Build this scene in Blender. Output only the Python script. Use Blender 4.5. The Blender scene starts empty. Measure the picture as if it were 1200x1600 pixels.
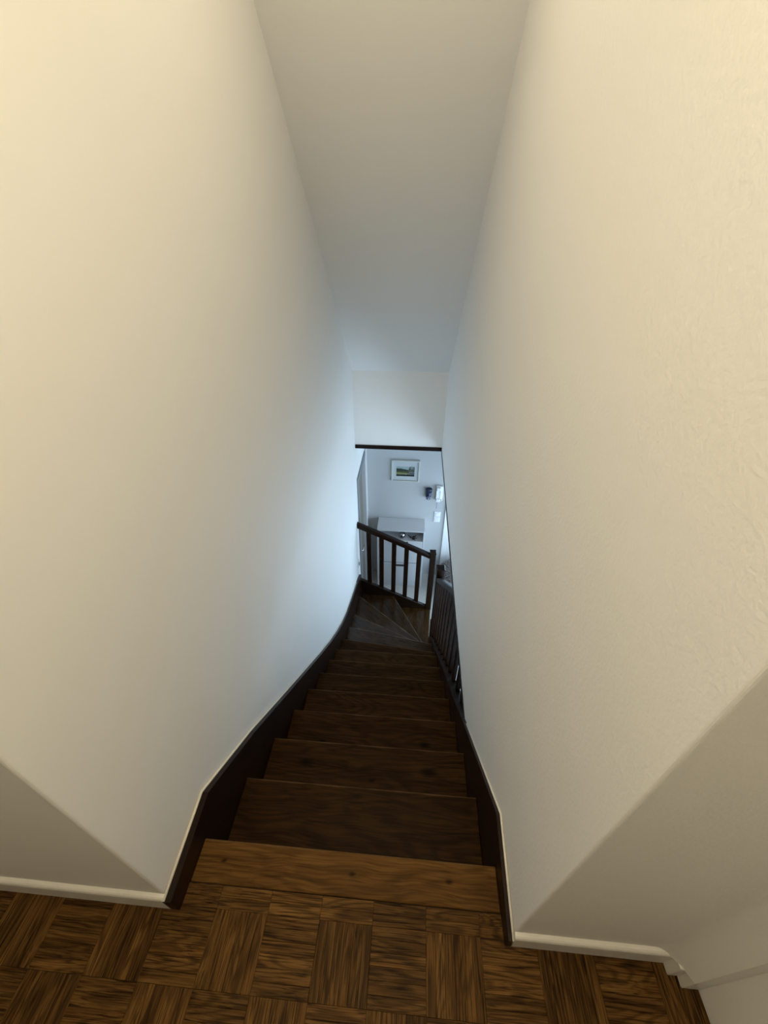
import bpy, bmesh, math, random
from mathutils import Vector, Matrix
random.seed(7)
scn = bpy.context.scene
COL = scn.collection

# ------------------------------------------------------------------ camera
F_PX, PITCH, ROLL, YAW, EYE = 632.0, 0.625, -0.003, -0.0745, 1.41
cp, sp, cy_, sy_ = math.cos(PITCH), math.sin(PITCH), math.cos(YAW), math.sin(YAW)
fwd = Vector((sy_ * cp, cy_ * cp, -sp)); rgt = Vector((cy_, -sy_, 0)); dwn = fwd.cross(rgt)
r2 = math.cos(ROLL) * rgt + math.sin(ROLL) * dwn
d2 = -math.sin(ROLL) * rgt + math.cos(ROLL) * dwn
cam_d = bpy.data.cameras.new('camera'); cam = bpy.data.objects.new('camera', cam_d); COL.objects.link(cam)
M = Matrix((r2, -d2, -fwd)).transposed().to_4x4(); M.translation = Vector((0, 0, EYE))
cam.matrix_world = M
cam_d.sensor_fit = 'VERTICAL'; cam_d.sensor_height = 36.0; cam_d.lens = 36.0 * F_PX / 1600.0
cam_d.clip_start = 0.02
scn.camera = cam

# ------------------------------------------------------------------ world, light, exposure
w = bpy.data.worlds.new('world'); scn.world = w; w.use_nodes = True
w.node_tree.nodes['Background'].inputs[0].default_value = (0.75, 0.87, 1, 1)
w.node_tree.nodes['Background'].inputs[1].default_value = 1.0
vs = scn.view_settings
vs.view_transform = 'Standard'; vs.look = 'None'; vs.gamma = 1.0; vs.use_curve_mapping = False
vs.exposure = 0.0

def area(name, loc, direction, sx, sy, power, col):
    d = bpy.data.lights.new(name, 'AREA'); d.shape = 'RECTANGLE'; d.size = sx; d.size_y = sy
    d.energy = power; d.color = col
    o = bpy.data.objects.new(name, d); COL.objects.link(o); o.location = loc
    o.rotation_euler = Vector(direction).to_track_quat('-Z', 'Z').to_euler()
    return o
WY0, WY1, VY0, VY1 = 0.5, 2.3, 3.50, 4.30      # glazed openings of the hall, along Y
# daylight coming in through the glazed openings of the hall downstairs
DAY_COL = (0.58, 0.80, 1.0)
area('window_daylight', (1.24, (WY0 + WY1) / 2, -1.75), (-1, 0, 0), WY1 - WY0, 2.0, 74, DAY_COL)
area('window_daylight', (1.24, (VY0 + VY1) / 2, -1.75), (-1, 0, 0), VY1 - VY0, 2.0, 32, DAY_COL)
LAMP_COL = (1.0, 0.84, 0.565)
LAMPS = [((-0.09, 0.03, 2.3), 9.5, 2.2, 'large round white ceiling lamp over the parquet landing'),
         ((-0.12, 1.20, 2.3), 6.0, 1.2, 'smaller round white lamp added unseen over the top of the stairs')]  # second lamp is an added, unseen source to brighten the middle of the stairwell

# ------------------------------------------------------------------ key dimensions (metres, landing floor z = 0)
R_, G_ = 0.19458, 0.22748            # riser, going
Y0 = 0.347                           # top nosing
WL, WR = -0.551, 0.293               # stairwell walls
SL, SR = -0.527, 0.278               # string faces
W0 = 0.2125                          # landing face of the walls
HZ = -0.39                           # underside of the upper floor
YH = 3.565                           # wall closing the stairwell
GZ = -2.919                          # hall floor
YW = 4.45                            # hall end wall
CZ = 2.3                             # landing ceiling
HX = 1.25                            # hall side wall
YR = 3.45                            # railing plane

# ------------------------------------------------------------------ materials
def new_mat(name):
    m = bpy.data.materials.new(name); m.use_nodes = True
    nt = m.node_tree; nt.nodes.clear()
    out = nt.nodes.new('ShaderNodeOutputMaterial'); b = nt.nodes.new('ShaderNodeBsdfPrincipled')
    nt.links.new(b.outputs[0], out.inputs[0])
    return m, nt, b
def nd(nt, t, **k):
    n = nt.nodes.new(t)
    for a, v in k.items(): setattr(n, a, v)
    return n
def plain(name, col, rough=0.5, metal=0.0, bump=0.0, bscale=200.0, spec=0.5, var=0.0):
    m, nt, b = new_mat(name)
    b.inputs['Roughness'].default_value = rough; b.inputs['Metallic'].default_value = metal
    b.inputs['Specular IOR Level'].default_value = spec
    tc = nd(nt, 'ShaderNodeTexCoord')
    no = nd(nt, 'ShaderNodeTexNoise'); no.inputs['Scale'].default_value = bscale; no.inputs['Detail'].default_value = 3
    nt.links.new(tc.outputs['Object'], no.inputs['Vector'])
    mx = nd(nt, 'ShaderNodeMix', data_type='RGBA')
    mx.inputs[6].default_value = (*[c * (1 - var) for c in col], 1); mx.inputs[7].default_value = (*[min(1, c * (1 + var)) for c in col], 1)
    nt.links.new(no.outputs[0], mx.inputs[0]); nt.links.new(mx.outputs[2], b.inputs['Base Color'])
    if bump:
        bp = nd(nt, 'ShaderNodeBump'); bp.inputs['Strength'].default_value = bump; bp.inputs['Distance'].default_value = 0.002
        nt.links.new(no.outputs[0], bp.inputs['Height']); nt.links.new(bp.outputs[0], b.inputs['Normal'])
    return m
def wood(name, dark, light, rough=0.4, sx=1.6, sy=26.0, fine=0.5, rnd=0.25, knots=(), pore=0.0, spec=0.5, seed=0.0, rings=0.3, worn_glint=None, wamp=0.05):
    """grain runs along the object's own X"""
    m, nt, b = new_mat(name); L = nt.links.new
    tc = nd(nt, 'ShaderNodeTexCoord'); oi = nd(nt, 'ShaderNodeObjectInfo')
    mul = nd(nt, 'ShaderNodeMath', operation='MULTIPLY'); mul.inputs[1].default_value = 71.3; L(oi.outputs['Random'], mul.inputs[0])
    cmb = nd(nt, 'ShaderNodeCombineXYZ'); L(mul.outputs[0], cmb.inputs[0]); L(mul.outputs[0], cmb.inputs[1]); cmb.inputs[2].default_value = seed
    add = nd(nt, 'ShaderNodeVectorMath', operation='ADD'); L(tc.outputs['Object'], add.inputs[0]); L(cmb.outputs[0], add.inputs[1])
    # large wavy figure
    warp = nd(nt, 'ShaderNodeTexNoise'); warp.inputs['Scale'].default_value = 4.0; warp.inputs['Detail'].default_value = 2
    L(add.outputs[0], warp.inputs['Vector'])
    wv = nd(nt, 'ShaderNodeVectorMath', operation='MULTIPLY_ADD'); wv.inputs[1].default_value = (0.03, wamp, 0.03)
    L(warp.outputs['Color'], wv.inputs[0]); L(add.outputs[0], wv.inputs[2])
    mp = nd(nt, 'ShaderNodeMapping'); mp.inputs['Scale'].default_value = (sx, sy, sy); L(wv.outputs[0], mp.inputs[0])
    n1 = nd(nt, 'ShaderNodeTexNoise'); n1.inputs['Scale'].default_value = 1.0; n1.inputs['Detail'].default_value = 4; L(mp.outputs[0], n1.inputs['Vector'])
    mp2 = nd(nt, 'ShaderNodeMapping'); mp2.inputs['Scale'].default_value = (sx * 4, sy * 9, sy * 9); L(wv.outputs[0], mp2.inputs[0])
    n2 = nd(nt, 'ShaderNodeTexNoise'); n2.inputs['Scale'].default_value = 1.0; n2.inputs['Detail'].default_value = 2; L(mp2.outputs[0], n2.inputs['Vector'])
    mixf = nd(nt, 'ShaderNodeMix', data_type='FLOAT'); mixf.inputs[0].default_value = fine
    L(n1.outputs[0], mixf.inputs[2]); L(n2.outputs[0], mixf.inputs[3])
    # growth rings: contour lines of a stretched noise
    mpr = nd(nt, 'ShaderNodeMapping'); mpr.inputs['Scale'].default_value = (sx * 0.8, sy * 0.35, sy * 0.35); L(add.outputs[0], mpr.inputs[0])
    nr = nd(nt, 'ShaderNodeTexNoise'); nr.inputs['Scale'].default_value = 1.0; nr.inputs['Detail'].default_value = 1.5; L(mpr.outputs[0], nr.inputs['Vector'])
    mk = nd(nt, 'ShaderNodeMath', operation='MULTIPLY'); mk.inputs[1].default_value = 95.0; L(nr.outputs[0], mk.inputs[0])
    sn = nd(nt, 'ShaderNodeMath', operation='SINE'); L(mk.outputs[0], sn.inputs[0])
    rg = nd(nt, 'ShaderNodeMapRange'); rg.inputs[1].default_value = -1.0; rg.inputs[2].default_value = 0.2; rg.inputs[3].default_value = 1 - rings; rg.inputs[4].default_value = 1.0
    L(sn.outputs[0], rg.inputs[0])
    cr = nd(nt, 'ShaderNodeValToRGB'); cr.color_ramp.elements[0].position = 0.34; cr.color_ramp.elements[1].position = 0.66
    cr.color_ramp.elements[0].color = (*dark, 1); cr.color_ramp.elements[1].color = (*light, 1)
    L(mixf.outputs[0], cr.inputs[0])
    mring = nd(nt, 'ShaderNodeMix', data_type='RGBA', blend_type='MULTIPLY'); mring.inputs[0].default_value = 1
    L(cr.outputs[0], mring.inputs[6]); L(rg.outputs[0], mring.inputs[7]); col = mring.outputs[2]
    # each piece a little lighter or darker than the next
    mr = nd(nt, 'ShaderNodeMapRange'); mr.inputs[3].default_value = 1 - rnd; mr.inputs[4].default_value = 1 + rnd
    L(oi.outputs['Random'], mr.inputs[0])
    hs = nd(nt, 'ShaderNodeHueSaturation'); L(mr.outputs[0], hs.inputs['Value']); L(col, hs.inputs['Color']); col = hs.outputs[0]
    if pore:
        mp3 = nd(nt, 'ShaderNodeMapping'); mp3.inputs['Scale'].default_value = (sx * 3, sy * 9, sy * 9); L(wv.outputs[0], mp3.inputs[0])
        n3 = nd(nt, 'ShaderNodeTexNoise'); n3.inputs['Scale'].default_value = 1.0; n3.inputs['Detail'].default_value = 5; L(mp3.outputs[0], n3.inputs['Vector'])
        r3 = nd(nt, 'ShaderNodeValToRGB'); r3.color_ramp.elements[0].position = 0.36; r3.color_ramp.elements[1].position = 0.52
        r3.color_ramp.elements[0].color = (1 - pore, 1 - pore, 1 - pore, 1); r3.color_ramp.elements[1].color = (1, 1, 1, 1); L(n3.outputs[0], r3.inputs[0])
        mm = nd(nt, 'ShaderNodeMix', data_type='RGBA', blend_type='MULTIPLY'); mm.inputs[0].default_value = 1
        L(col, mm.inputs[6]); L(r3.outputs[0], mm.inputs[7]); col = mm.outputs[2]
    for (kx, ky, kr) in knots:
        sb = nd(nt, 'ShaderNodeVectorMath', operation='SUBTRACT'); sb.inputs[1].default_value = (kx, ky, 0); L(tc.outputs['Object'], sb.inputs[0])
        sm = nd(nt, 'ShaderNodeVectorMath', operation='MULTIPLY'); sm.inputs[1].default_value = (0.55 / kr, 1 / kr, 0); L(sb.outputs[0], sm.inputs[0])
        w2 = nd(nt, 'ShaderNodeVectorMath', operation='MULTIPLY_ADD'); w2.inputs[1].default_value = (0.9, 0.9, 0); L(n2.outputs['Color'], w2.inputs[0]); L(sm.outputs[0], w2.inputs[2])
        w3 = nd(nt, 'ShaderNodeVectorMath', operation='SUBTRACT'); w3.inputs[1].default_value = (0.45, 0.45, 0); L(w2.outputs[0], w3.inputs[0])
        ln = nd(nt, 'ShaderNodeVectorMath', operation='LENGTH'); L(w3.outputs[0], ln.inputs[0])
        rk = nd(nt, 'ShaderNodeMapRange'); rk.inputs[1].default_value = 0.3; rk.inputs[2].default_value = 1.1; rk.inputs[3].default_value = 0.25; rk.inputs[4].default_value = 1
        L(ln.outputs['Value'], rk.inputs[0])
        mm = nd(nt, 'ShaderNodeMix', data_type='RGBA', blend_type='MULTIPLY'); mm.inputs[0].default_value = 1
        L(col, mm.inputs[6]); L(rk.outputs[0], mm.inputs[7]); col = mm.outputs[2]
    if worn_glint:                                           # rubbed-off finish plus painted highlight along the nosing (local y = 0)
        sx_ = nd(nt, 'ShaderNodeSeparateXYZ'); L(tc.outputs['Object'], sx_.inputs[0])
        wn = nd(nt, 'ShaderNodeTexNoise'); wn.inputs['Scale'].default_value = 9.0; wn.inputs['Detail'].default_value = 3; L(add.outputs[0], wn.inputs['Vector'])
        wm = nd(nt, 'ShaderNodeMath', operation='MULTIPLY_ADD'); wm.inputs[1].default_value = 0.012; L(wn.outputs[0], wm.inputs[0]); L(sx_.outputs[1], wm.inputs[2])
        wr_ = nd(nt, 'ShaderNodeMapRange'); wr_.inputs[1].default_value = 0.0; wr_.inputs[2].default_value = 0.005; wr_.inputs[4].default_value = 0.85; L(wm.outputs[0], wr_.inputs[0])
        mw = nd(nt, 'ShaderNodeMix', data_type='RGBA'); mw.inputs[7].default_value = (*worn_glint, 1)
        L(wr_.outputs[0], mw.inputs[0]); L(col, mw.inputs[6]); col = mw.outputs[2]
    L(col, b.inputs['Base Color'])
    b.inputs['Roughness'].default_value = rough; b.inputs['Specular IOR Level'].default_value = spec
    bp = nd(nt, 'ShaderNodeBump'); bp.inputs['Strength'].default_value = 0.12; bp.inputs['Distance'].default_value = 0.001
    L(n2.outputs[0], bp.inputs['Height']); L(bp.outputs[0], b.inputs['Normal'])
    return m

def wall_paint(name, col, bump):
    m, nt, b = new_mat(name); L = nt.links.new
    tc = nd(nt, 'ShaderNodeTexCoord')
    n1 = nd(nt, 'ShaderNodeTexNoise'); n1.inputs['Scale'].default_value = 130; n1.inputs['Detail'].default_value = 3
    n2 = nd(nt, 'ShaderNodeTexNoise'); n2.inputs['Scale'].default_value = 3.0; n2.inputs['Detail'].default_value = 3
    L(tc.outputs['Object'], n1.inputs['Vector']); L(tc.outputs['Object'], n2.inputs['Vector'])
    mx = nd(nt, 'ShaderNodeMix', data_type='RGBA')
    mx.inputs[6].default_value = (*[c * 0.975 for c in col], 1); mx.inputs[7].default_value = (*col, 1)
    L(n2.outputs[0], mx.inputs[0]); L(mx.outputs[2], b.inputs['Base Color'])
    b.inputs['Roughness'].default_value = 0.6; b.inputs['Specular IOR Level'].default_value = 0.3
    bp = nd(nt, 'ShaderNodeBump'); bp.inputs['Strength'].default_value = bump; bp.inputs['Distance'].default_value = 0.0015
    L(n1.outputs[0], bp.inputs['Height']); L(bp.outputs[0], b.inputs['Normal'])
    return m

M_WALL = wall_paint('wall_paint', (0.895, 0.89, 0.875), 0.05)
M_WALLR = wall_paint('rolled_wall_paint', (0.895, 0.89, 0.875), 0.5)
M_CEIL = wall_paint('ceiling_paint', (0.895, 0.89, 0.875), 0.03)
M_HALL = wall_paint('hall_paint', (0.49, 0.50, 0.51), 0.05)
M_SKIRT = plain('white_gloss_paint', (0.80, 0.78, 0.73), 0.35, bump=0.05, bscale=60, var=0.02)
M_CAULK = plain('white_caulk', (0.78, 0.75, 0.68), 0.6, bump=0.2, bscale=90, var=0.06)
OAK_D, OAK_L = (0.020, 0.0085, 0.0024), (0.054, 0.0255, 0.0074)
WORN_GLINT = (0.115, 0.068, 0.030)
M_STEP = wood('stained_oak', OAK_D, OAK_L, 0.40, 2.0, 24, 0.5, 0.12, pore=0.35, spec=0.05, worn_glint=WORN_GLINT)
M_RISER = wood('stained_oak_riser', OAK_D, OAK_L, 0.40, 2.0, 24, 0.5, 0.12, pore=0.35, spec=0.05)
M_WIND = wood('polished_oak', OAK_D, OAK_L, 0.20, 2.0, 24, 0.5, 0.10, pore=0.35, spec=0.30, worn_glint=(0.20, 0.15, 0.10))  # winder edges paler: light caught by the rounded nosing, painted in
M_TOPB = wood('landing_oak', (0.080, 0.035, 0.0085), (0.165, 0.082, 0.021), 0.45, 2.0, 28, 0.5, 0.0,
              knots=((0.02, -0.045, 0.0065), (0.275, -0.042, 0.0065), (-0.33, -0.044, 0.0055)), pore=0.35, spec=0.05, worn_glint=(0.15, 0.085, 0.030))
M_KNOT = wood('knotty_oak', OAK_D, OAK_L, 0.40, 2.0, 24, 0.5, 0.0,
              knots=((-0.245, -0.085, 0.020), (0.255, -0.085, 0.022), (0.03, -0.13, 0.009)), pore=0.35, spec=0.05, worn_glint=WORN_GLINT)
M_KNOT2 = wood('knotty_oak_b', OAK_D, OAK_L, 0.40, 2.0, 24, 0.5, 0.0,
              knots=((0.25, -0.12, 0.018), (-0.23, -0.14, 0.012)), pore=0.35, seed=3.0, spec=0.05, worn_glint=WORN_GLINT)
M_DARK = wood('dark_stained_wood', (0.008, 0.0034, 0.0018), (0.022, 0.0092, 0.0045), 0.33, 2.0, 30, 0.5, 0.1, spec=0.20)
M_PARQ = wood('parquet_oak', (0.074, 0.033, 0.0082), (0.175, 0.090, 0.026), 0.45, 2.6, 42, 0.5, 0.24, pore=0.72, spec=0.05, rings=0.45, wamp=0.010)
M_SUB = plain('dark_joint', (0.02, 0.012, 0.006), 0.9, var=0.2)
M_HFLOOR = plain('pale_floor_tile', (0.50, 0.49, 0.45), 0.22, bump=0.02, bscale=14, var=0.06)
M_LACQ = plain('white_lacquer', (0.57, 0.58, 0.605), 0.35, var=0.01)
M_GAP = plain('shadow_gap', (0.03, 0.03, 0.035), 0.8)
M_BLACK = plain('black_metal', (0.012, 0.011, 0.012), 0.4, var=0.1)
M_CHROME = plain('polished_silver', (0.80, 0.81, 0.83), 0.12, metal=1.0)
M_SILV = plain('aged_silver', (0.34, 0.35, 0.38), 0.16, metal=1.0, var=0.1)
M_PLAST = plain('white_plastic', (0.80, 0.81, 0.84), 0.35, var=0.01)
M_GREYP = plain('grey_plastic', (0.22, 0.24, 0.28), 0.5, var=0.05)
M_FRAME = plain('cream_frame', (0.52, 0.53, 0.50), 0.45, bump=0.1, bscale=80, var=0.03)
M_MAT = plain('picture_mount', (0.50, 0.53, 0.545), 0.8, var=0.01)
M_DOOR = plain('beige_door', (0.20, 0.175, 0.14), 0.5, var=0.05, bscale=20)
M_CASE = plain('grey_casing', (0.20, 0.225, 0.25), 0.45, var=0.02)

def vcol_mat(name, rough=0.6):
    m, nt, b = new_mat(name)
    a = nd(nt, 'ShaderNodeVertexColor'); a.layer_name = 'col'
    nt.links.new(a.outputs[0], b.inputs['Base Color']); b.inputs['Roughness'].default_value = rough
    return m
M_PRINT = vcol_mat('painting_print', 0.7)
M_NAVY = plain('navy_glaze', (0.012, 0.017, 0.065), 0.3, var=0.4, bscale=60)
M_PALEB = plain('pale_glaze', (0.35, 0.40, 0.50), 0.3, var=0.2)
M_FUR = plain('grey_brown_fur', (0.19, 0.165, 0.155), 0.8, var=0.35, bscale=30)

# ------------------------------------------------------------------ mesh helpers
def finish(bm, name, mat, parent=None, loc=None, rot=None, smooth=False, bevel=0.0, seg=1):
    if bevel:
        bmesh.ops.bevel(bm, geom=list(bm.edges), offset=bevel, segments=seg, profile=0.5, affect='EDGES', clamp_overlap=True)
    bmesh.ops.recalc_face_normals(bm, faces=list(bm.faces))
    me = bpy.data.meshes.new(name); bm.to_mesh(me); bm.free()
    if smooth:
        for p in me.polygons: p.use_smooth = True
    me.materials.append(mat)
    o = bpy.data.objects.new(name, me); COL.objects.link(o)
    if loc is not None: o.location = loc
    if rot is not None: o.rotation_euler = rot
    if parent: o.parent = parent
    return o
def box(bm, x0, x1, y0, y1, z0, z1):
    v = [bm.verts.new(p) for p in ((x0, y0, z0), (x1, y0, z0), (x1, y1, z0), (x0, y1, z0), (x0, y0, z1), (x1, y0, z1), (x1, y1, z1), (x0, y1, z1))]
    for f in ((3, 2, 1, 0), (4, 5, 6, 7), (0, 1, 5, 4), (1, 2, 6, 5), (2, 3, 7, 6), (3, 0, 4, 7)): bm.faces.new([v[i] for i in f])
def boxes(name, mat, lst, parent=None, bevel=0.0, seg=1, org=None):
    """one mesh from boxes given in parent/world coordinates, origin at org"""
    bm = bmesh.new()
    o = Vector(org) if org is not None else Vector((0, 0, 0))
    for (x0, x1, y0, y1, z0, z1) in lst: box(bm, x0 - o.x, x1 - o.x, y0 - o.y, y1 - o.y, z0 - o.z, z1 - o.z)
    return finish(bm, name, mat, parent, loc=o, bevel=bevel, seg=seg)
def prism(bm, pts, axis, a, b):
    """polygon extruded along an axis: pts are the two other coordinates in order"""
    def P(p, t):
        return (t, p[0], p[1]) if axis == 'X' else (p[0], t, p[1]) if axis == 'Y' else (p[0], p[1], t)
    A = [bm.verts.new(P(p, a)) for p in pts]; B = [bm.verts.new(P(p, b)) for p in pts]
    n = len(pts)
    bm.faces.new(A[::-1]); bm.faces.new(B)
    for i in range(n): bm.faces.new((A[i], A[(i + 1) % n], B[(i + 1) % n], B[i]))
def prism_obj(name, mat, pts, axis, a, b, parent=None, bevel=0.0, org=(0, 0, 0), seg=1):
    bm = bmesh.new(); prism(bm, pts, axis, a, b)
    bmesh.ops.translate(bm, verts=list(bm.verts), vec=-Vector(org))
    return finish(bm, name, mat, parent, loc=org, bevel=bevel, seg=seg)
def struct(o): o['kind'] = 'structure'; return o
def empty(name, loc=(0, 0, 0), parent=None):
    o = bpy.data.objects.new(name, None); o.empty_display_size = 0.1; COL.objects.link(o); o.location = loc
    if parent: o.parent = parent
    return o
def tag(o, label, cat, group=None):
    o['label'] = label; o['category'] = cat
    if group: o['group'] = group
    return o
def bar(name, mat, p, q, wd, ht, parent, bevel=0.004, vertical_ends=True, wdir=None):
    """rectangular bar from p to q (centre line), width horizontal across, ht vertical, ends cut plumb"""
    p, q = Vector(p), Vector(q); d = q - p
    n = Vector((-d.y, d.x, 0)).normalized() if wdir is None else Vector(wdir)
    bm = bmesh.new()
    up = Vector((0, 0, ht / 2)); A = []
    for c in (p, q):
        A.append([bm.verts.new(c + s * n * wd / 2 + t * up) for s, t in ((-1, -1), (1, -1), (1, 1), (-1, 1))])
    bm.faces.new(A[0][::-1]); bm.faces.new(A[1])
    for i in range(4): bm.faces.new((A[0][i], A[0][(i + 1) % 4], A[1][(i + 1) % 4], A[1][i]))
    # local frame: X along the bar so the grain follows it
    mid = (p + q) / 2; x = d.normalized(); z = x.cross(n); rot = Matrix((x, n, z)).transposed()
    bmesh.ops.translate(bm, verts=list(bm.verts), vec=-mid); bmesh.ops.rotate(bm, verts=list(bm.verts), cent=(0, 0, 0), matrix=rot.transposed())
    return finish(bm, name, mat, parent, loc=mid, rot=rot.to_euler(), bevel=bevel, seg=2)
def tube(bm, pts, rad, n=8):
    rings = []
    for i, p in enumerate(pts):
        p = Vector(p); a = Vector(pts[max(0, i - 1)]); b = Vector(pts[min(len(pts) - 1, i + 1)])
        t = (b - a).normalized(); u = t.orthogonal().normalized() if i == 0 else (rings_u - t * rings_u.dot(t)).normalized()
        rings_u = u; v = t.cross(u)
        rings.append([bm.verts.new(p + rad * (math.cos(2 * math.pi * k / n) * u + math.sin(2 * math.pi * k / n) * v)) for k in range(n)])
    for r0, r1 in zip(rings, rings[1:]):
        for k in range(n): bm.faces.new((r0[k], r0[(k + 1) % n], r1[(k + 1) % n], r1[k]))
    bm.faces.new(rings[0][::-1]); bm.faces.new(rings[-1])
def lathe(bm, prof, n=24, sy=1.0):
    rings = [[bm.verts.new((r * math.cos(2 * math.pi * k / n), sy * r * math.sin(2 * math.pi * k / n), z)) for k in range(n)] for r, z in prof]
    for r0, r1 in zip(rings, rings[1:]):
        for k in range(n): bm.faces.new((r0[k], r0[(k + 1) % n], r1[(k + 1) % n], r1[k]))
    bm.faces.new(rings[0][::-1]); bm.faces.new(rings[-1])

# ------------------------------------------------------------------ the setting: walls, ceilings, floors
def arc(cx, cy, r, a0, a1, n=4):
    return [(cx + r * math.cos(math.radians(a0 + (a1 - a0) * i / n)), cy + r * math.sin(math.radians(a0 + (a1 - a0) * i / n))) for i in range(n + 1)]
# left wall: landing face, corner, stairwell face down to the hall with a door opening
DY0, DY1, DZ = 3.60, 4.25, -0.80
rc = 0.005
bm = bmesh.new()
foot = [(-1.5, W0)] + arc(WL - rc, W0 + rc, rc, -90, 0) + [(WL, DY0), (WL - 0.15, DY0), (WL - 0.15, W0 + 0.15), (-1.5, W0 + 0.15)]
prism(bm, foot, 'Z', GZ, CZ + 0.1)
box(bm, WL - 0.15, WL, DY0, DY1, DZ, 1.0)
box(bm, WL - 0.15, WL, DY1, YW, GZ, 1.0)
struct(finish(bm, 'wall_left', M_WALL))
# right wall: stops at the underside of the upper floor
bm = bmesh.new()
foot = [(0.90, W0), (0.90, W0 + 0.15), (WR + 0.15, W0 + 0.15), (WR + 0.15, YH), (WR, YH)] + arc(WR + rc, W0 + rc, rc, 180, 270)
prism(bm, foot, 'Z', HZ, CZ + 0.1)
struct(finish(bm, 'wall_right', M_WALLR))
# wall closing the stairwell above the hall
struct(boxes('wall_header', M_WALL, [(WL, WR + 0.15, YH, YW + 0.15, HZ, 0.62)]))
# landing side walls and back wall
struct(boxes('wall_landing', M_WALLR, [(0.705, 0.90, -2.2, W0, -0.2, CZ + 0.1)]))
struct(boxes('wall_landing', M_WALL, [(-1.5, -1.35, -2.2, W0, -0.2, CZ + 0.1)]))
struct(boxes('wall_back', M_WALL, [(-1.5, 0.90, -2.35, -2.2, -0.2, CZ + 0.1)]))
# ceiling: flat over the landing, sloping with the roof over the stairs
SLP = 0.972; YC = YH - (CZ - 0.345) / SLP
prof = [(-2.35, CZ), (YC, CZ), (YH + 0.2, 0.345 - SLP * 0.2), (YH + 0.2, 0.345 - SLP * 0.2 + 0.25), (YC, CZ + 0.2), (-2.35, CZ + 0.2)]
bm = bmesh.new(); prism(bm, prof, 'X', -1.5, 0.9)
struct(finish(bm, 'ceiling', M_CEIL))
# hall downstairs
struct(boxes('wall_end', M_HALL, [(WL - 0.15, HX + 0.15, YW, YW + 0.15, GZ, HZ)]))
struct(boxes('wall_side', M_HALL, [(HX, HX + 0.15, -0.8, WY0, GZ, HZ), (HX, HX + 0.15, WY1, VY0, GZ, HZ), (HX, HX + 0.15, VY1, YW, GZ, HZ)]
       + [(HX, HX + 0.15, p, q, -0.65, HZ) for p, q in ((WY0, WY1), (VY0, VY1))] + [(HX, HX + 0.15, p, q, GZ, GZ + 0.1) for p, q in ((WY0, WY1), (VY0, VY1))]))
struct(boxes('wall_hall_back', M_HALL, [(WL, HX + 0.15, -0.95, -0.8, GZ, HZ)]))
struct(boxes('ceiling', M_HALL, [(WR + 0.001, HX + 0.15, -0.95, YW + 0.15, HZ, HZ + 0.16), (WL, WR, -0.95, 0.19, HZ, HZ + 0.16)]))
struct(boxes('floor', M_HFLOOR, [(WL - 0.15, HX + 0.15, -0.95, YW + 0.15, GZ - 0.1, GZ)]))

# parquet landing
fl = struct(boxes('floor', M_SUB, [(-1.35, 0.705, -2.2, W0 + 0.02, -0.06, -0.006), (WL, WR, W0 + 0.02, 0.262, -0.06, -0.006)]))
S = 0.1316; SW = S / 6; TX, TY = -0.173, 0.2096
bm = bmesh.new(); box(bm, -S / 2 + 0.00018, S / 2 - 0.00018, -SW / 2 + 0.00018, SW / 2 - 0.00018, -0.006, 0.0)
top = [e for e in bm.edges if all(v.co.z > -0.001 for v in e.verts)]
bmesh.ops.bevel(bm, geom=top, offset=0.0005, segments=1, affect='EDGES')
bmesh.ops.recalc_face_normals(bm, faces=list(bm.faces))
strip_me = bpy.data.meshes.new('parquet_strip'); bm.to_mesh(strip_me); bm.free(); strip_me.materials.append(M_PARQ)
strips = []
def strip(cx, cy, vert, ln=1.0, wd=1.0): strips.append((cx, cy, vert, ln, wd))
def clip_strip(x0, x1, y0, y1, vert, X0, X1, Y1):
    x0, x1, y1 = max(x0, X0), min(x1, X1), min(y1, Y1)
    if x1 - x0 < 0.003 or y1 - y0 < 0.003: return
    lx, ly = x1 - x0, y1 - y0
    if vert: strip((x0 + x1) / 2, (y0 + y1) / 2, True, ly / S, lx / SW)
    else: strip((x0 + x1) / 2, (y0 + y1) / 2, False, lx / S, ly / SW)
for j in range(0, 18):
    for i in range(-16, 8):
        vert = (i + j) % 2 == 0
        bx, by = TX + i * S, TY - (j + 1) * S
        for k in range(6):
            a = (bx + k * SW, bx + (k + 1) * SW, by, by + S) if vert else (bx, bx + S, by + k * SW, by + (k + 1) * SW)
            inside = WL < (a[0] + a[1]) / 2 < WR
            clip_strip(*a, vert, -1.35, 0.705, TY if inside else 0.2115)
for row in range(2):                                   # two border rows along the top step
    for i in range(-4, 5):
        clip_strip(TX + i * S, TX + (i + 1) * S, TY + row * SW, TY + (row + 1) * SW, False, SL, SR, 0.262)
vis = sorted(strips, key=lambda s: (max(0, 0.06 - s[1]) * 3 + (max(0, -1.05 - s[0]) * 3)))
for n, (cx, cy, vert, ln, wd) in enumerate(vis[:300]):
    o = bpy.data.objects.new('parquet_strip', strip_me); COL.objects.link(o); o.parent = fl
    o.location = (cx, cy, random.uniform(-0.0003, 0.0003)); o.scale = (ln, wd, 1)
    o.rotation_euler = (0, 0, math.pi / 2 if vert else 0)
bm = bmesh.new()
for (cx, cy, vert, ln, wd) in vis[300:]:
    hx, hy = (SW * wd / 2, S * ln / 2) if vert else (S * ln / 2, SW * wd / 2)
    box(bm, cx - hx + 0.0003, cx + hx - 0.0003, cy - hy + 0.0003, cy + hy - 0.0003, -0.006, 0.0)
rest = finish(bm, 'parquet_strips', M_PARQ, fl); rest['kind'] = 'stuff'

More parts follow.
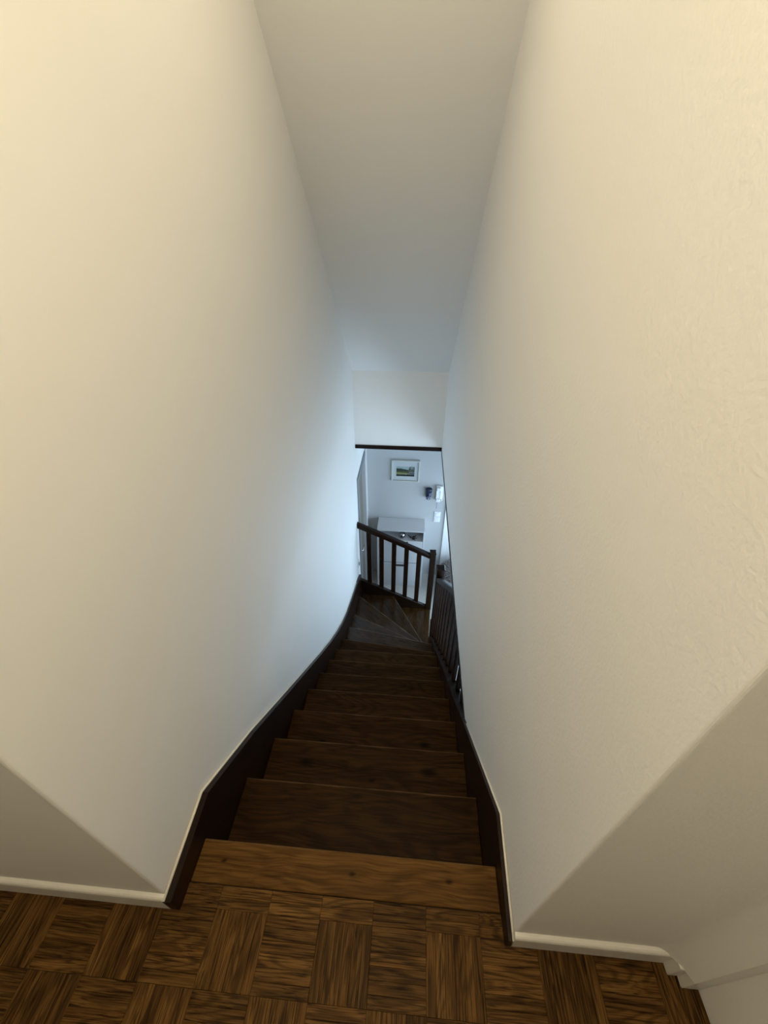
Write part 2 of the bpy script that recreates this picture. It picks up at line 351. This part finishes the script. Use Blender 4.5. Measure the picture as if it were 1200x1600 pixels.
# skirting boards with a rounded top, and the stepped door casing at the right
def skirting(name, x0, x1):
    pr = [(W0, 0.0), (W0 - 0.0125, 0.0), (W0 - 0.0125, 0.070)] + [(W0 - 0.0125 + 0.009 * (1 - math.cos(a)), 0.070 + 0.012 * math.sin(a)) for a in (0.4, 0.8, 1.2, 1.57)] + [(W0, 0.083)]
    return struct(prism_obj(name, M_SKIRT, pr, 'X', x0, x1))
skirting('baseboard_left', -1.35, WL + 0.004)
skirting('baseboard_right', WR - 0.004, 0.644)
cove = [(0.60 + 0.064 * t / 14, W0 - 0.0495 * (t / 14) ** 2) for t in range(15)] + [(0.7045, 0.163), (0.7045, W0)]
bm = bmesh.new(); prism(bm, cove, 'Z', 0.075, CZ)
tr = struct(finish(bm, 'trim_1', M_WALLR))
boxes('plinth_block', M_SKIRT, [(0.642, 0.664, 0.181, W0, 0.003, 0.080)], tr, bevel=0.002)
boxes('plinth_block', M_SKIRT, [(0.664, 0.7045, 0.163, W0, 0.003, 0.080)], tr, bevel=0.002)

# wood edging round the stair opening
struct(boxes('trim_2', M_DARK, [(WL, WR, YH - 0.012, YH + 0.05, HZ - 0.018, HZ + 0.020)], bevel=0.003))
struct(boxes('trim_3', M_DARK, [(WR - 0.004, WR + 0.155, 0.90, YH - 0.014, HZ - 0.030, HZ - 0.0005)], bevel=0.003))

# doors of the hall
d1 = struct(boxes('door_1', M_DOOR, [(WL - 0.075, WL - 0.035, DY0 + 0.06, DY1 - 0.045, GZ + 0.008, DZ - 0.045)], bevel=0.003))
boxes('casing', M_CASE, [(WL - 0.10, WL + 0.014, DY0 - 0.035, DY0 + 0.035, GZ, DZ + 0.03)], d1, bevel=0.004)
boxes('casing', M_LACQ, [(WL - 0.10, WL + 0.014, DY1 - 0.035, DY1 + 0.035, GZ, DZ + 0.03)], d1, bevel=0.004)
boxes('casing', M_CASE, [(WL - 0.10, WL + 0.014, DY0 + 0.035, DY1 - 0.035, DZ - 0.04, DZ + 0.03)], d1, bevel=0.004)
bm = bmesh.new(); tube(bm, [(WL - 0.035, DY0 + 0.12, -1.88), (WL + 0.015, DY0 + 0.12, -1.88), (WL + 0.018, DY0 + 0.14, -1.88), (WL + 0.018, DY0 + 0.23, -1.885)], 0.009, 8)
finish(bm, 'handle', M_CHROME, d1, smooth=True)
boxes('shadow_strip', M_GAP, [(WL - 0.08, WL - 0.04, DY0 + 0.037, DY0 + 0.059, GZ + 0.008, DZ - 0.045)], d1)
M_WHITE = plain('white_door_paint', (0.84, 0.85, 0.86), 0.4, var=0.01)
d2o = struct(boxes('door_2', M_WHITE, [(0.56, 1.16, YW - 0.014, YW - 0.002, GZ + 0.006, GZ + 2.06)], bevel=0.003))
boxes('casing', M_WHITE, [(0.49, 0.558, YW - 0.022, YW - 0.001, GZ, GZ + 2.13)], d2o, bevel=0.004)
boxes('casing', M_WHITE, [(1.162, 1.23, YW - 0.022, YW - 0.001, GZ, GZ + 2.13)], d2o, bevel=0.004)
boxes('casing', M_WHITE, [(0.56, 1.16, YW - 0.022, YW - 0.001, GZ + 2.065, GZ + 2.13)], d2o, bevel=0.004)
for (za, zb) in ((0.18, 0.90), (1.02, 1.92)):
    boxes('panel', M_WHITE, [(0.66, 1.06, YW - 0.020, YW - 0.0145, GZ + za, GZ + zb)], d2o, bevel=0.006)
# glazed opening in the side wall
xa, xb = HX + 0.02, HX + 0.08
for nm, p, q in (('window_1', WY0, WY1), ('window_2', VY0, VY1)):
    struct(boxes(nm, M_LACQ, [(xa, xb, p, p + 0.05, GZ + 0.1, -0.65), (xa, xb, q - 0.05, q, GZ + 0.1, -0.65),
                              (xa, xb, p + 0.05, q - 0.05, GZ + 0.1, GZ + 0.16), (xa, xb, p + 0.05, q - 0.05, -0.71, -0.65),
                              (xa, xb, (p + q) / 2 - 0.03, (p + q) / 2 + 0.03, GZ + 0.16, -0.71)]))

# ------------------------------------------------------------------ the staircase
stair = tag(empty('staircase', (0, Y0, 0)), 'dark-stained wooden staircase with winding lower steps and balustrades between white walls', 'staircase')
def child_of_stair(o):
    o.parent = stair; o.matrix_parent_inverse = Matrix.Translation(-Vector((0, Y0, 0))); return o
# nosing lines: (left or outer end, right or inner end), top z
NOS = {k: ((SL, Y0 + k * G_), (SR, Y0 + k * G_)) for k in range(8)}
NOS[8] = ((SL, 2.185), (SR, 2.11)); NOS[9] = ((SL, 2.472), (SR, 2.335)); NOS[10] = ((SL, 2.790), (SR, 2.425))
NOS[11] = ((SL, 3.223), (SR, 2.560)); NOS[12] = ((-0.135, 3.43), (SR, 2.668)); NOS[13] = ((0.329, 3.43), (0.295, 2.82))
TREAD_T = 0.034
def lerp2(a, b, t): return (a[0] + (b[0] - a[0]) * t, a[1] + (b[1] - a[1]) * t)
def tread(k, poly, mat, ref):
    a, b = Vector((*ref[0], 0)), Vector((*ref[1], 0)); d = (b - a).normalized(); ang = math.atan2(d.y, d.x)
    mid = (a + b) / 2; mid.z = -k * R_
    bm = bmesh.new(); prism(bm, poly, 'Z', -TREAD_T, 0)
    bmesh.ops.translate(bm, verts=list(bm.verts), vec=(-mid.x, -mid.y, 0))
    bmesh.ops.rotate(bm, verts=list(bm.verts), cent=(0, 0, 0), matrix=Matrix.Rotation(-ang, 3, 'Z'))
    child_of_stair(finish(bm, 'tread', mat, loc=mid, rot=(0, 0, ang), bevel=0.0035, seg=2))
def off_back(k, o=0.03):
    """nosing line k moved back (up the stair)"""
    a, b = NOS[k]; d = Vector((b[0] - a[0], b[1] - a[1])); n = Vector((d.y, -d.x)).normalized()
    return (a[0] + n.x * o, a[1] + n.y * o), (b[0] + n.x * o, b[1] + n.y * o)
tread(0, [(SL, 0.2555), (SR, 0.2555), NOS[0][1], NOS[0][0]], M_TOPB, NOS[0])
MATS = {2: M_KNOT, 3: M_KNOT2}
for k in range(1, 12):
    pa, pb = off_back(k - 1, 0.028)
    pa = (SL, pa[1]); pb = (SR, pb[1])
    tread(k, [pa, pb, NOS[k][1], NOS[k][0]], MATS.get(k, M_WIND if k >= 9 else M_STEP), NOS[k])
pa, pb = off_back(11, 0.028)
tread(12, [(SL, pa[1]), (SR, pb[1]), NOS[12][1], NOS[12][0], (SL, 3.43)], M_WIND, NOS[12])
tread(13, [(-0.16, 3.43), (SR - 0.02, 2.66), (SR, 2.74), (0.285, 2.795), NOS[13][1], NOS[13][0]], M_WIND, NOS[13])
tread(14, [(0.30, 2.88), (0.57, 2.88), (0.57, 3.43), (0.34, 3.43)], M_WIND, ((0.57, 3.43), (0.57, 2.88)))
# risers
def riser(k, a, b):
    a, b = Vector((*a, 0)), Vector((*b, 0)); d = b - a; L = d.length; ang = math.atan2(d.y, d.x)
    bm = bmesh.new(); box(bm, -L / 2, L / 2, -0.011, 0.011, -R_ + 0.0005, -TREAD_T + 0.001)
    mid = (a + b) / 2; mid.z = -k * R_
    child_of_stair(finish(bm, 'riser', M_RISER, loc=mid, rot=(0, 0, ang)))
for k in range(0, 12):
    a, b = off_back(k, 0.030); riser(k, (SL, a[1]), (SR, b[1]))
a, b = off_back(12, 0.03); riser(12, a, b)
a, b = off_back(13, 0.03); riser(13, a, b)
riser(14, (0.545, 3.42), (0.545, 2.89))

# string boards
ST_TOP_L = [(0.200, 0.075), (0.424, 0.098), (0.70, -0.124), (1.00, -0.395), (1.603, -0.931), (1.86, -1.150), (2.097, -1.335), (2.33, -1.495), (2.542, -1.615), (2.863, -1.752), (3.188, -1.890), (3.43, -2.0)]
low = [(3.43, -2.42), (2.9, -2.25), (2.2, -1.85), (1.0, -0.85), (0.5, -0.42), (0.200, 0.0)]
def string_board(pts, lowp, xa, xb, mat):
    bm = bmesh.new(); prism(bm, pts + lowp, 'X', xa, xb)
    o = finish(bm, 'string_board', mat)
    # grain along the slope
    me = o.data; mid = Vector((0, 1.6, -0.95)); ang = math.atan2(-R_, G_)
    rot = Matrix.Rotation(math.pi / 2, 3, 'Z') @ Matrix.Rotation(-ang, 3, 'Y')
    me.transform(Matrix.Translation(-mid)); me.transform(rot.transposed().to_4x4())
    o.location = mid; o.rotation_euler = rot.to_euler()
    return child_of_stair(o)
string_board(ST_TOP_L, low, WL + 0.0005, SL, M_DARK)
ST_TOP_R = [(0.200, 0.055), (0.437, 0.095), (0.896, -0.335), (1.172, -0.615), (1.529, -0.945), (1.941, -1.350), (2.22, -1.630), (2.515, -1.915), (2.78, -2.22)]
low_r = [(2.78, -2.60), (2.4, -2.3), (1.9, -1.75), (1.0, -0.95), (0.5, -0.46), (0.200, 0.0)]
string_board(ST_TOP_R, low_r, SR, WR - 0.0005, M_DARK)
# thin line of filler between string and plaster
def filler(name, pts, x, r):
    bm = bmesh.new(); tube(bm, [(x, y, z) for y, z in pts], r, 6); return struct(finish(bm, name, M_CAULK, smooth=True))
filler('trim_4', [(y, z + 0.0015) for y, z in ST_TOP_L[:-1]], WL + 0.0045, 0.0040)
filler('trim_5', [(y, z + 0.0015) for y, z in ST_TOP_R[:3]], WR - 0.0035, 0.0032)

def balustrade():
    return child_of_stair(empty('balustrade', (0, 0, 0)))
def shaft(name, x, y, z0, z1, w, dpt, parent, mat=M_DARK, bevel=0.003, slope=0.0, axis='X', slope0=None):
    """upright whose ends follow the rail's slope; grain upright"""
    if slope0 is None: slope0 = slope
    bm = bmesh.new(); box(bm, -w / 2, w / 2, -dpt / 2, dpt / 2, z0, z1)
    for v in bm.verts:
        t = v.co.x if axis == 'X' else v.co.y
        v.co.z += t * (slope if v.co.z > (z0 + z1) / 2 else slope0)
    c = (z0 + z1) / 2
    bmesh.ops.translate(bm, verts=list(bm.verts), vec=(0, 0, -c))
    rot = Matrix.Rotation(math.pi / 2, 3, 'Y')
    bmesh.ops.rotate(bm, verts=list(bm.verts), cent=(0, 0, 0), matrix=rot.transposed())
    return finish(bm, name, mat, parent, loc=(x, y, c), rot=rot.to_euler(), bevel=bevel)
# far balustrade across the turn
B1 = balustrade(); m1 = -0.478
def rail_z(x): return -1.238 + m1 * (x + 0.535)
def str_z(x): return -2.152 - 0.496 * (x + 0.41)
bm = bmesh.new()
prism(bm, [(WL + 0.0005, str_z(WL)), (0.265, str_z(0.265)), (0.265, -2.90), (WL + 0.0005, -2.90)], 'Y', 3.431, 3.469)
finish(bm, 'string_board', M_DARK, B1, bevel=0.003)
bar('handrail', M_DARK, (WL + 0.001, YR, rail_z(WL) - 0.045), (0.268, YR, rail_z(0.268) - 0.045), 0.052, 0.062, B1, bevel=0.008)
for x in (-0.426, -0.284, -0.142, 0.0, 0.143):
    shaft('baluster', x, YR, str_z(x) - 0.004, rail_z(x) - 0.074, 0.052, 0.030, B1, slope=m1, slope0=-0.496)
def newel(x, y, w, z0, z1, parent):
    o = shaft('newel_post', x, y, z0, z1 - 0.012, w, w, parent, bevel=0.004)
    bm = bmesh.new(); h = w / 2 + 0.004
    A = [bm.verts.new(p) for p in ((-h, -h, 0), (h, -h, 0), (h, h, 0), (-h, h, 0))]; q = h - 0.008
    B = [bm.verts.new(p) for p in ((-h, -h, .006), (h, -h, .006), (h, h, .006), (-h, h, .006))]
    C = [bm.verts.new(p) for p in ((-q, -q, .014), (q, -q, .014), (q, q, .014), (-q, q, .014))]
    bm.faces.new(A[::-1]); bm.faces.new(C)
    for P, Q in ((A, B), (B, C)):
        for i in range(4): bm.faces.new((P[i], P[(i + 1) % 4], Q[(i + 1) % 4], Q[i]))
    finish(bm, 'newel_cap', M_DARK, parent, loc=(x, y, z1 - 0.0135))
newel(0.298, YR, 0.066, GZ, -1.598, B1)
# balustrade along the open right side of the flight
B2 = balustrade(); XB = 0.316; m2 = -0.90
def rail2(y): return -1.345 + m2 * (y - 2.80)
def str2(y):
    P = ST_TOP_R
    for (a, za), (b, zb) in zip(P, P[1:]):
        if a <= y <= b: return za + (zb - za) * (y - a) / (b - a)
    return P[-1][1]
ytop = 2.80 + (HZ - 0.03 + 0.02 + 1.345) / m2
bar('handrail', M_DARK, (XB + 0.012, ytop + 0.03, rail2(ytop + 0.03) - 0.045), (XB + 0.012, 2.806, rail2(2.806) - 0.045), 0.056, 0.062, B2, bevel=0.010)
# lower rail carried by the string, seat of the balusters
y = 0.99
while y < 2.78:
    zt = min(rail2(y) - 0.07, HZ - 0.031)
    if zt - str2(y) > 0.05:
        shaft('baluster', XB + 0.001, y, str2(y) - 0.10, zt, 0.026, 0.040, B2, slope=m2 if zt < HZ - 0.04 else 0.0, slope0=m2, axis='Y')
    y += 0.142
bm = bmesh.new(); prism(bm, [(p[0], p[1] - 0.004) for p in ST_TOP_R[2:]] + [(2.78, -2.45), (1.9, -1.55), (0.896, -0.55)], 'X', WR + 0.0005, XB + 0.022)
finish(bm, 'string_board', M_DARK, B2)
newel(0.333, 2.842, 0.074, GZ, -1.262, B2)

# ------------------------------------------------------------------ shoe cabinet against the end wall
CX0, CX1, CY0, CY1, CT = -0.403, 0.227, 4.165, YW - 0.002, -1.895
cab = tag(empty('shoe_cabinet', ((CX0 + CX1) / 2, (CY0 + CY1) / 2, GZ)), 'white shoe cabinet with open niche under its top against the hall wall', 'cabinet')
def cpart(name, mat, b, parent=None, bevel=0.002):
    o = boxes(name, mat, [b], bevel=bevel)
    o.parent = parent or cab; o.matrix_parent_inverse = Matrix.Translation(-cab.location); return o
cpart('top_panel', M_LACQ, (CX0, CX1, CY0, CY1, CT - 0.018, CT))
cpart('side_panel', M_LACQ, (CX0, CX0 + 0.018, CY0, CY1, GZ, CT - 0.018))
cpart('side_panel', M_LACQ, (CX1 - 0.018, CX1, CY0, CY1, GZ, CT - 0.018))
cpart('back_panel', M_LACQ, (CX0 + 0.018, CX1 - 0.018, CY1 - 0.008, CY1, GZ, CT - 0.018), bevel=0.0)
cpart('shelf', M_LACQ, (CX0 + 0.018, CX1 - 0.018, CY0 + 0.02, CY1 - 0.008, -2.088, -2.070))
cpart('plinth', M_LACQ, (CX0 + 0.018, CX1 - 0.018, CY0 + 0.012, CY0 + 0.028, GZ, -2.838))
for za, zb in ((-2.454, -2.066), (-2.830, -2.468)):
    f = boxes('flap', M_LACQ, [(CX0 + 0.020, CX1 - 0.020, CY0, CY0 + 0.018, za, zb)], bevel=0.002)
    f.parent = cab; f.matrix_parent_inverse = Matrix.Translation(-cab.location)
    bm = bmesh.new()
    hx, hz = -0.082, zb - 0.020
    tube(bm, [(hx - 0.085, CY0, hz), (hx - 0.085, CY0 - 0.026, hz), (hx + 0.085, CY0 - 0.026, hz), (hx + 0.085, CY0, hz)], 0.0115, 8)
    h = finish(bm, 'handle', M_BLACK, f)

# silver ball ornament and a bunch of keys in the niche
bm = bmesh.new(); lathe(bm, [(0.018, 0.0), (0.030, 0.006), (0.044, 0.028), (0.049, 0.050), (0.046, 0.070), (0.036, 0.088), (0.022, 0.097), (0.016, 0.100), (0.014, 0.100)], 28)
ball = tag(finish(bm, 'ornament', M_SILV, loc=(-0.072, 4.237, -2.0695), smooth=True), 'round polished silver ornament in the niche of the white cabinet', 'ornament')
kb = tag(empty('key_bunch', (0.075, 4.225, -2.070)), 'small dark bunch of keys beside the silver ornament', 'keys')
for i, (dx, dy, a, ln) in enumerate(((-0.03, 0.03, 2.3, 0.055), (0.012, -0.01, 0.4, 0.05), (0.0, -0.02, -0.6, 0.045), (0.022, 0.012, 1.2, 0.05))):
    bm = bmesh.new(); lathe(bm, [(0.012, 0), (0.013, 0.0015), (0.013, 0.004), (0.011, 0.005)], 10); box(bm, 0.008, ln, -0.004, 0.004, 0.001, 0.004); box(bm, ln - 0.015, ln - 0.004, -0.008, -0.0035, 0.001, 0.004)
    finish(bm, 'key', M_BLACK, kb, loc=(dx, dy, 0.0005 + i * 0.005), rot=(0, 0, a))
bm = bmesh.new()
tube(bm, [(0.02 * math.cos(t), 0.02 * math.sin(t), 0.012) for t in [i * math.pi / 8 for i in range(17)]], 0.002, 6)
finish(bm, 'key_ring', M_BLACK, kb)
bm = bmesh.new(); lathe(bm, [(0.010, 0), (0.019, 0.008), (0.021, 0.018), (0.014, 0.028), (0.006, 0.031)], 12); finish(bm, 'key_fob', M_BLACK, kb, loc=(0.012, 0.0, 0.014), smooth=True)

# ------------------------------------------------------------------ framed landscape painting
PX0, PX1, PZ0, PZ1 = -0.240, 0.118, -1.304, -0.996
pic = tag(empty('framed_picture', ((PX0 + PX1) / 2, YW, (PZ0 + PZ1) / 2)), 'small landscape painting in a wide mount and thin pale frame on the hall wall', 'picture')
def ppart(o): o.parent = pic; o.matrix_parent_inverse = Matrix.Translation(-pic.location); return o
fw = 0.020
for b in ((PX0, PX0 + fw, PZ0, PZ1), (PX1 - fw, PX1, PZ0, PZ1), (PX0 + fw, PX1 - fw, PZ1 - fw, PZ1), (PX0 + fw, PX1 - fw, PZ0, PZ0 + fw)):
    ppart(boxes('frame_bar', M_FRAME, [(b[0], b[1], YW - 0.030, YW - 0.001, b[2], b[3])], bevel=0.003))
ppart(boxes('mount', M_MAT, [(PX0 + fw, PX1 - fw, YW - 0.014, YW - 0.001, PZ0 + fw, PZ1 - fw)]))
IX0, IX1, IZ0, IZ1 = -0.176, 0.052, -1.225, -1.085
nx, nz = 64, 40
me = bpy.data.meshes.new('painting'); vsx = []; fs = []
for j in range(nz + 1):
    for i in range(nx + 1): vsx.append((IX0 + (IX1 - IX0) * i / nx, YW - 0.0150, IZ0 + (IZ1 - IZ0) * j / nz))
for j in range(nz):
    for i in range(nx): a = j * (nx + 1) + i; fs.append((a, a + 1, a + nx + 2, a + nx + 1))
me.from_pydata(vsx, [], fs); ca = me.color_attributes.new('col', 'FLOAT_COLOR', 'POINT')
def mixc(a, b, t): t = max(0, min(1, t)); return tuple(x + (y_ - x) * t for x, y_ in zip(a, b))
from mathutils import noise as mn
for n, vv in enumerate(vsx):
    u = (n % (nx + 1)) / nx; v = (n // (nx + 1)) / nz
    ns = mn.noise(Vector((u * 9, v * 14, 1.3))); n2 = mn.noise(Vector((u * 22, v * 30, 5.1)))
    c = mixc((0.55, 0.66, 0.66), (0.42, 0.54, 0.55), ns + 0.5)                                   # sky
    hill = 0.82 - 0.22 * max(0, u - 0.05) + 0.03 * ns
    if v < hill and u < 0.78: c = mixc((0.012, 0.035, 0.028), (0.03, 0.06, 0.035), ns + 0.5)
    if v < 0.52 + 0.03 * ns - (0.02 if u > 0.4 else 0): c = mixc((0.085, 0.10, 0.025), (0.13, 0.12, 0.04), ns + 0.5)
    if v < 0.40 + 0.03 * n2 - 0.12 * u: c = mixc((0.30, 0.36, 0.13), (0.36, 0.36, 0.22), u)
    if u > 0.70 and v < 0.45 and v > 0.22: c = mixc((0.05, 0.06, 0.09), (0.45, 0.48, 0.55), n2 * 1.6 + (0.6 if v > 0.38 else 0))
    if v < 0.20 + 0.04 * ns: c = mixc((0.010, 0.022, 0.020), (0.02, 0.03, 0.02), ns)
    if u > 0.68 and v > 0.5:                                                                       # tree at the right
        t = n2 + 0.5 * ns + 0.9 * (u - 0.72) + (0.35 if abs(u - 0.74 - 0.1 * (v - 0.7)) < 0.03 else 0)
        if t > 0.10: c = mixc((0.015, 0.035, 0.045), (0.10, 0.12, 0.07), n2)
        elif v < 0.72: c = (0.22, 0.21, 0.14)
    ca.data[n].color = (*[q * 0.62 for q in c], 1)
me.materials.append(M_PRINT); po = bpy.data.objects.new('painting', me); COL.objects.link(po); ppart(po)

# ------------------------------------------------------------------ navy wall ornament, door phone, switches
vz = tag(empty('wall_vase', (0.249, YW, -1.46)), 'navy blue tapered ornament with a rim hung beside the door phone', 'ornament')
bm = bmesh.new()
lathe(bm, [(0.026, -0.078), (0.030, -0.076), (0.035, -0.03), (0.039, 0.035), (0.037, 0.036), (0.030, 0.036)], 20, 0.85)
finish(bm, 'body', M_NAVY, vz, loc=(0, -0.037, 0), smooth=True)
bm = bmesh.new()
lathe(bm, [(0.036, 0.040), (0.043, 0.038), (0.044, 0.072), (0.042, 0.077), (0.030, 0.077), (0.028, 0.066)], 20, 0.85)
finish(bm, 'rim', M_NAVY, vz, loc=(0, -0.037, 0), smooth=True)
bm = bmesh.new()
tube(bm, [(0.027 * math.cos(t), -0.0655 - 0.003 * math.sin(t), -0.055 + 0.026 * math.sin(t)) for t in [i * math.pi / 10 for i in range(11)]], 0.0035, 6)
finish(bm, 'arch_line', M_PALEB, vz, smooth=True)
bm = bmesh.new(); lathe(bm, [(0.002, 0.006), (0.011, 0.004), (0.013, 0.0), (0.011, -0.003)], 12)
finish(bm, 'pale_spot', M_PALEB, vz, loc=(0, -0.0625, -0.058), rot=(math.pi / 2, 0, 0), smooth=True)
bm = bmesh.new(); box(bm, -0.012, 0.012, -0.010, -0.001, -0.02, 0.03); finish(bm, 'hanger', M_BLACK, vz)

ic = tag(empty('door_phone', (0.385, YW, -1.455)), 'white wall door phone with handset on the hall wall', 'door phone')
def at_ic(o): o.parent = ic; return o
bm = bmesh.new(); box(bm, -0.042, 0.046, -0.034, -0.001, -0.112, 0.112); at_ic(finish(bm, 'base', M_PLAST, bevel=0.006, seg=2))
bm = bmesh.new()
prism(bm, [(-0.034, -0.108), (-0.070, -0.108), (-0.072, -0.070), (-0.052, -0.055), (-0.050, 0.055), (-0.070, 0.068), (-0.068, 0.104), (-0.034, 0.104)], 'X', -0.036, 0.014)
at_ic(finish(bm, 'handset', M_PLAST, bevel=0.005, seg=2))
bm = bmesh.new(); box(bm, 0.022, 0.038, -0.038, -0.033, -0.100, -0.086); at_ic(finish(bm, 'button', M_GREYP, bevel=0.001))
bm = bmesh.new()
tube(bm, [(-0.02 + 0.006 * math.cos(t * 2.2), -0.045 + 0.006 * math.sin(t * 2.2), -0.108 - 0.0035 * t) for t in range(0, 34)], 0.0022, 6)
at_ic(finish(bm, 'cord', M_GREYP, smooth=True))
sw = tag(empty('switch_plate', (0.388, YW, -1.845)), 'white two-gang switch plate below the door phone', 'switch')
for zc in (0.044, -0.044):
    bm = bmesh.new(); box(bm, -0.043, 0.043, -0.010, -0.001, zc - 0.0425, zc + 0.0425); pl = finish(bm, 'plate', M_PLAST, sw, bevel=0.003)
    bm = bmesh.new(); box(bm, -0.028, 0.028, -0.016, -0.0105, zc - 0.028, zc + 0.028); finish(bm, 'rocker', M_PLAST, pl, bevel=0.002)
ls = tag(empty('light_switch', (WL, 3.40, -1.80)), 'small light switch on the left stairwell wall below the handrail end', 'switch')
bm = bmesh.new(); box(bm, 0.0005, 0.010, -0.035, 0.035, -0.04, 0.04); pl = finish(bm, 'plate', M_PLAST, ls, bevel=0.002)
bm = bmesh.new(); box(bm, 0.0102, 0.018, -0.012, 0.012, -0.02, 0.02); finish(bm, 'rocker', M_GREYP, pl, bevel=0.002)

# ------------------------------------------------------------------ shaggy pouf by the door
pf = tag(empty('fur_pouf', (0.70, 4.14, GZ)), 'shaggy grey-brown pouf behind the newel post by the white door', 'pouf')
bm = bmesh.new(); lathe(bm, [(0.16, 0.0), (0.20, 0.02), (0.225, 0.12), (0.225, 0.28), (0.205, 0.38), (0.15, 0.45), (0.08, 0.48), (0.01, 0.485)], 28)
finish(bm, 'cushion', M_FUR, pf, smooth=True)
bm = bmesh.new()
for i in range(3800):
    t = random.uniform(0, 2 * math.pi); s = random.random()
    if s < 0.55: r, z, nr, nz_ = 0.222, random.uniform(0.03, 0.34), 1, 0.1
    else:
        q = random.random(); r, z = 0.215 * math.sqrt(q) , 0.485 - 0.13 * q * q; nr, nz_ = q, 1.1 - q
    p = Vector((r * math.cos(t), r * math.sin(t), z))
    d = Vector((nr * math.cos(t), nr * math.sin(t), nz_)) + Vector((random.uniform(-.6, .6), random.uniform(-.6, .6), random.uniform(-.5, .3)))
    d.normalize(); ln = random.uniform(0.03, 0.065); sd = d.orthogonal().normalized() * 0.0022
    m_ = p + d * ln * 0.6 + Vector((0, 0, -0.004)); e = p + d * ln + Vector((0, 0, -0.016))
    v0, v1, v2, v3, v4 = [bm.verts.new(c) for c in (p - sd, p + sd, m_ + sd * 0.7, m_ - sd * 0.7, e)]
    bm.faces.new((v0, v1, v2, v3)); bm.faces.new((v3, v2, v4))
fo = finish(bm, 'fur', M_FUR, pf); fo['kind'] = 'stuff'

# ------------------------------------------------------------------ landing lamp and added stairwell lamp (above the field of view)
def ceiling_lamp(loc, power, size, label):
    lp = tag(empty('ceiling_lamp', loc), label, 'lamp')
    bm = bmesh.new(); lathe(bm, [(0.10, 0.0), (0.10, -0.02), (0.09, -0.022)], 24); finish(bm, 'base', M_PLAST, lp, smooth=False)
    mE, nt, b = new_mat('lit_opal_glass'); b.inputs['Base Color'].default_value = (0.8, 0.78, 0.7, 1)
    b.inputs['Emission Color'].default_value = (*LAMP_COL, 1); b.inputs['Emission Strength'].default_value = power
    bm = bmesh.new(); lathe(bm, [(0.088, -0.022), (0.15, -0.035), (0.165, -0.055), (0.150, -0.085), (0.10, -0.108), (0.04, -0.118), (0.01, -0.119)], 28)
    finish(bm, 'shade', mE, lp, smooth=True).scale = (size, size, 1)
for (loc, power, size, label) in LAMPS: ceiling_lamp(loc, power, size, label)
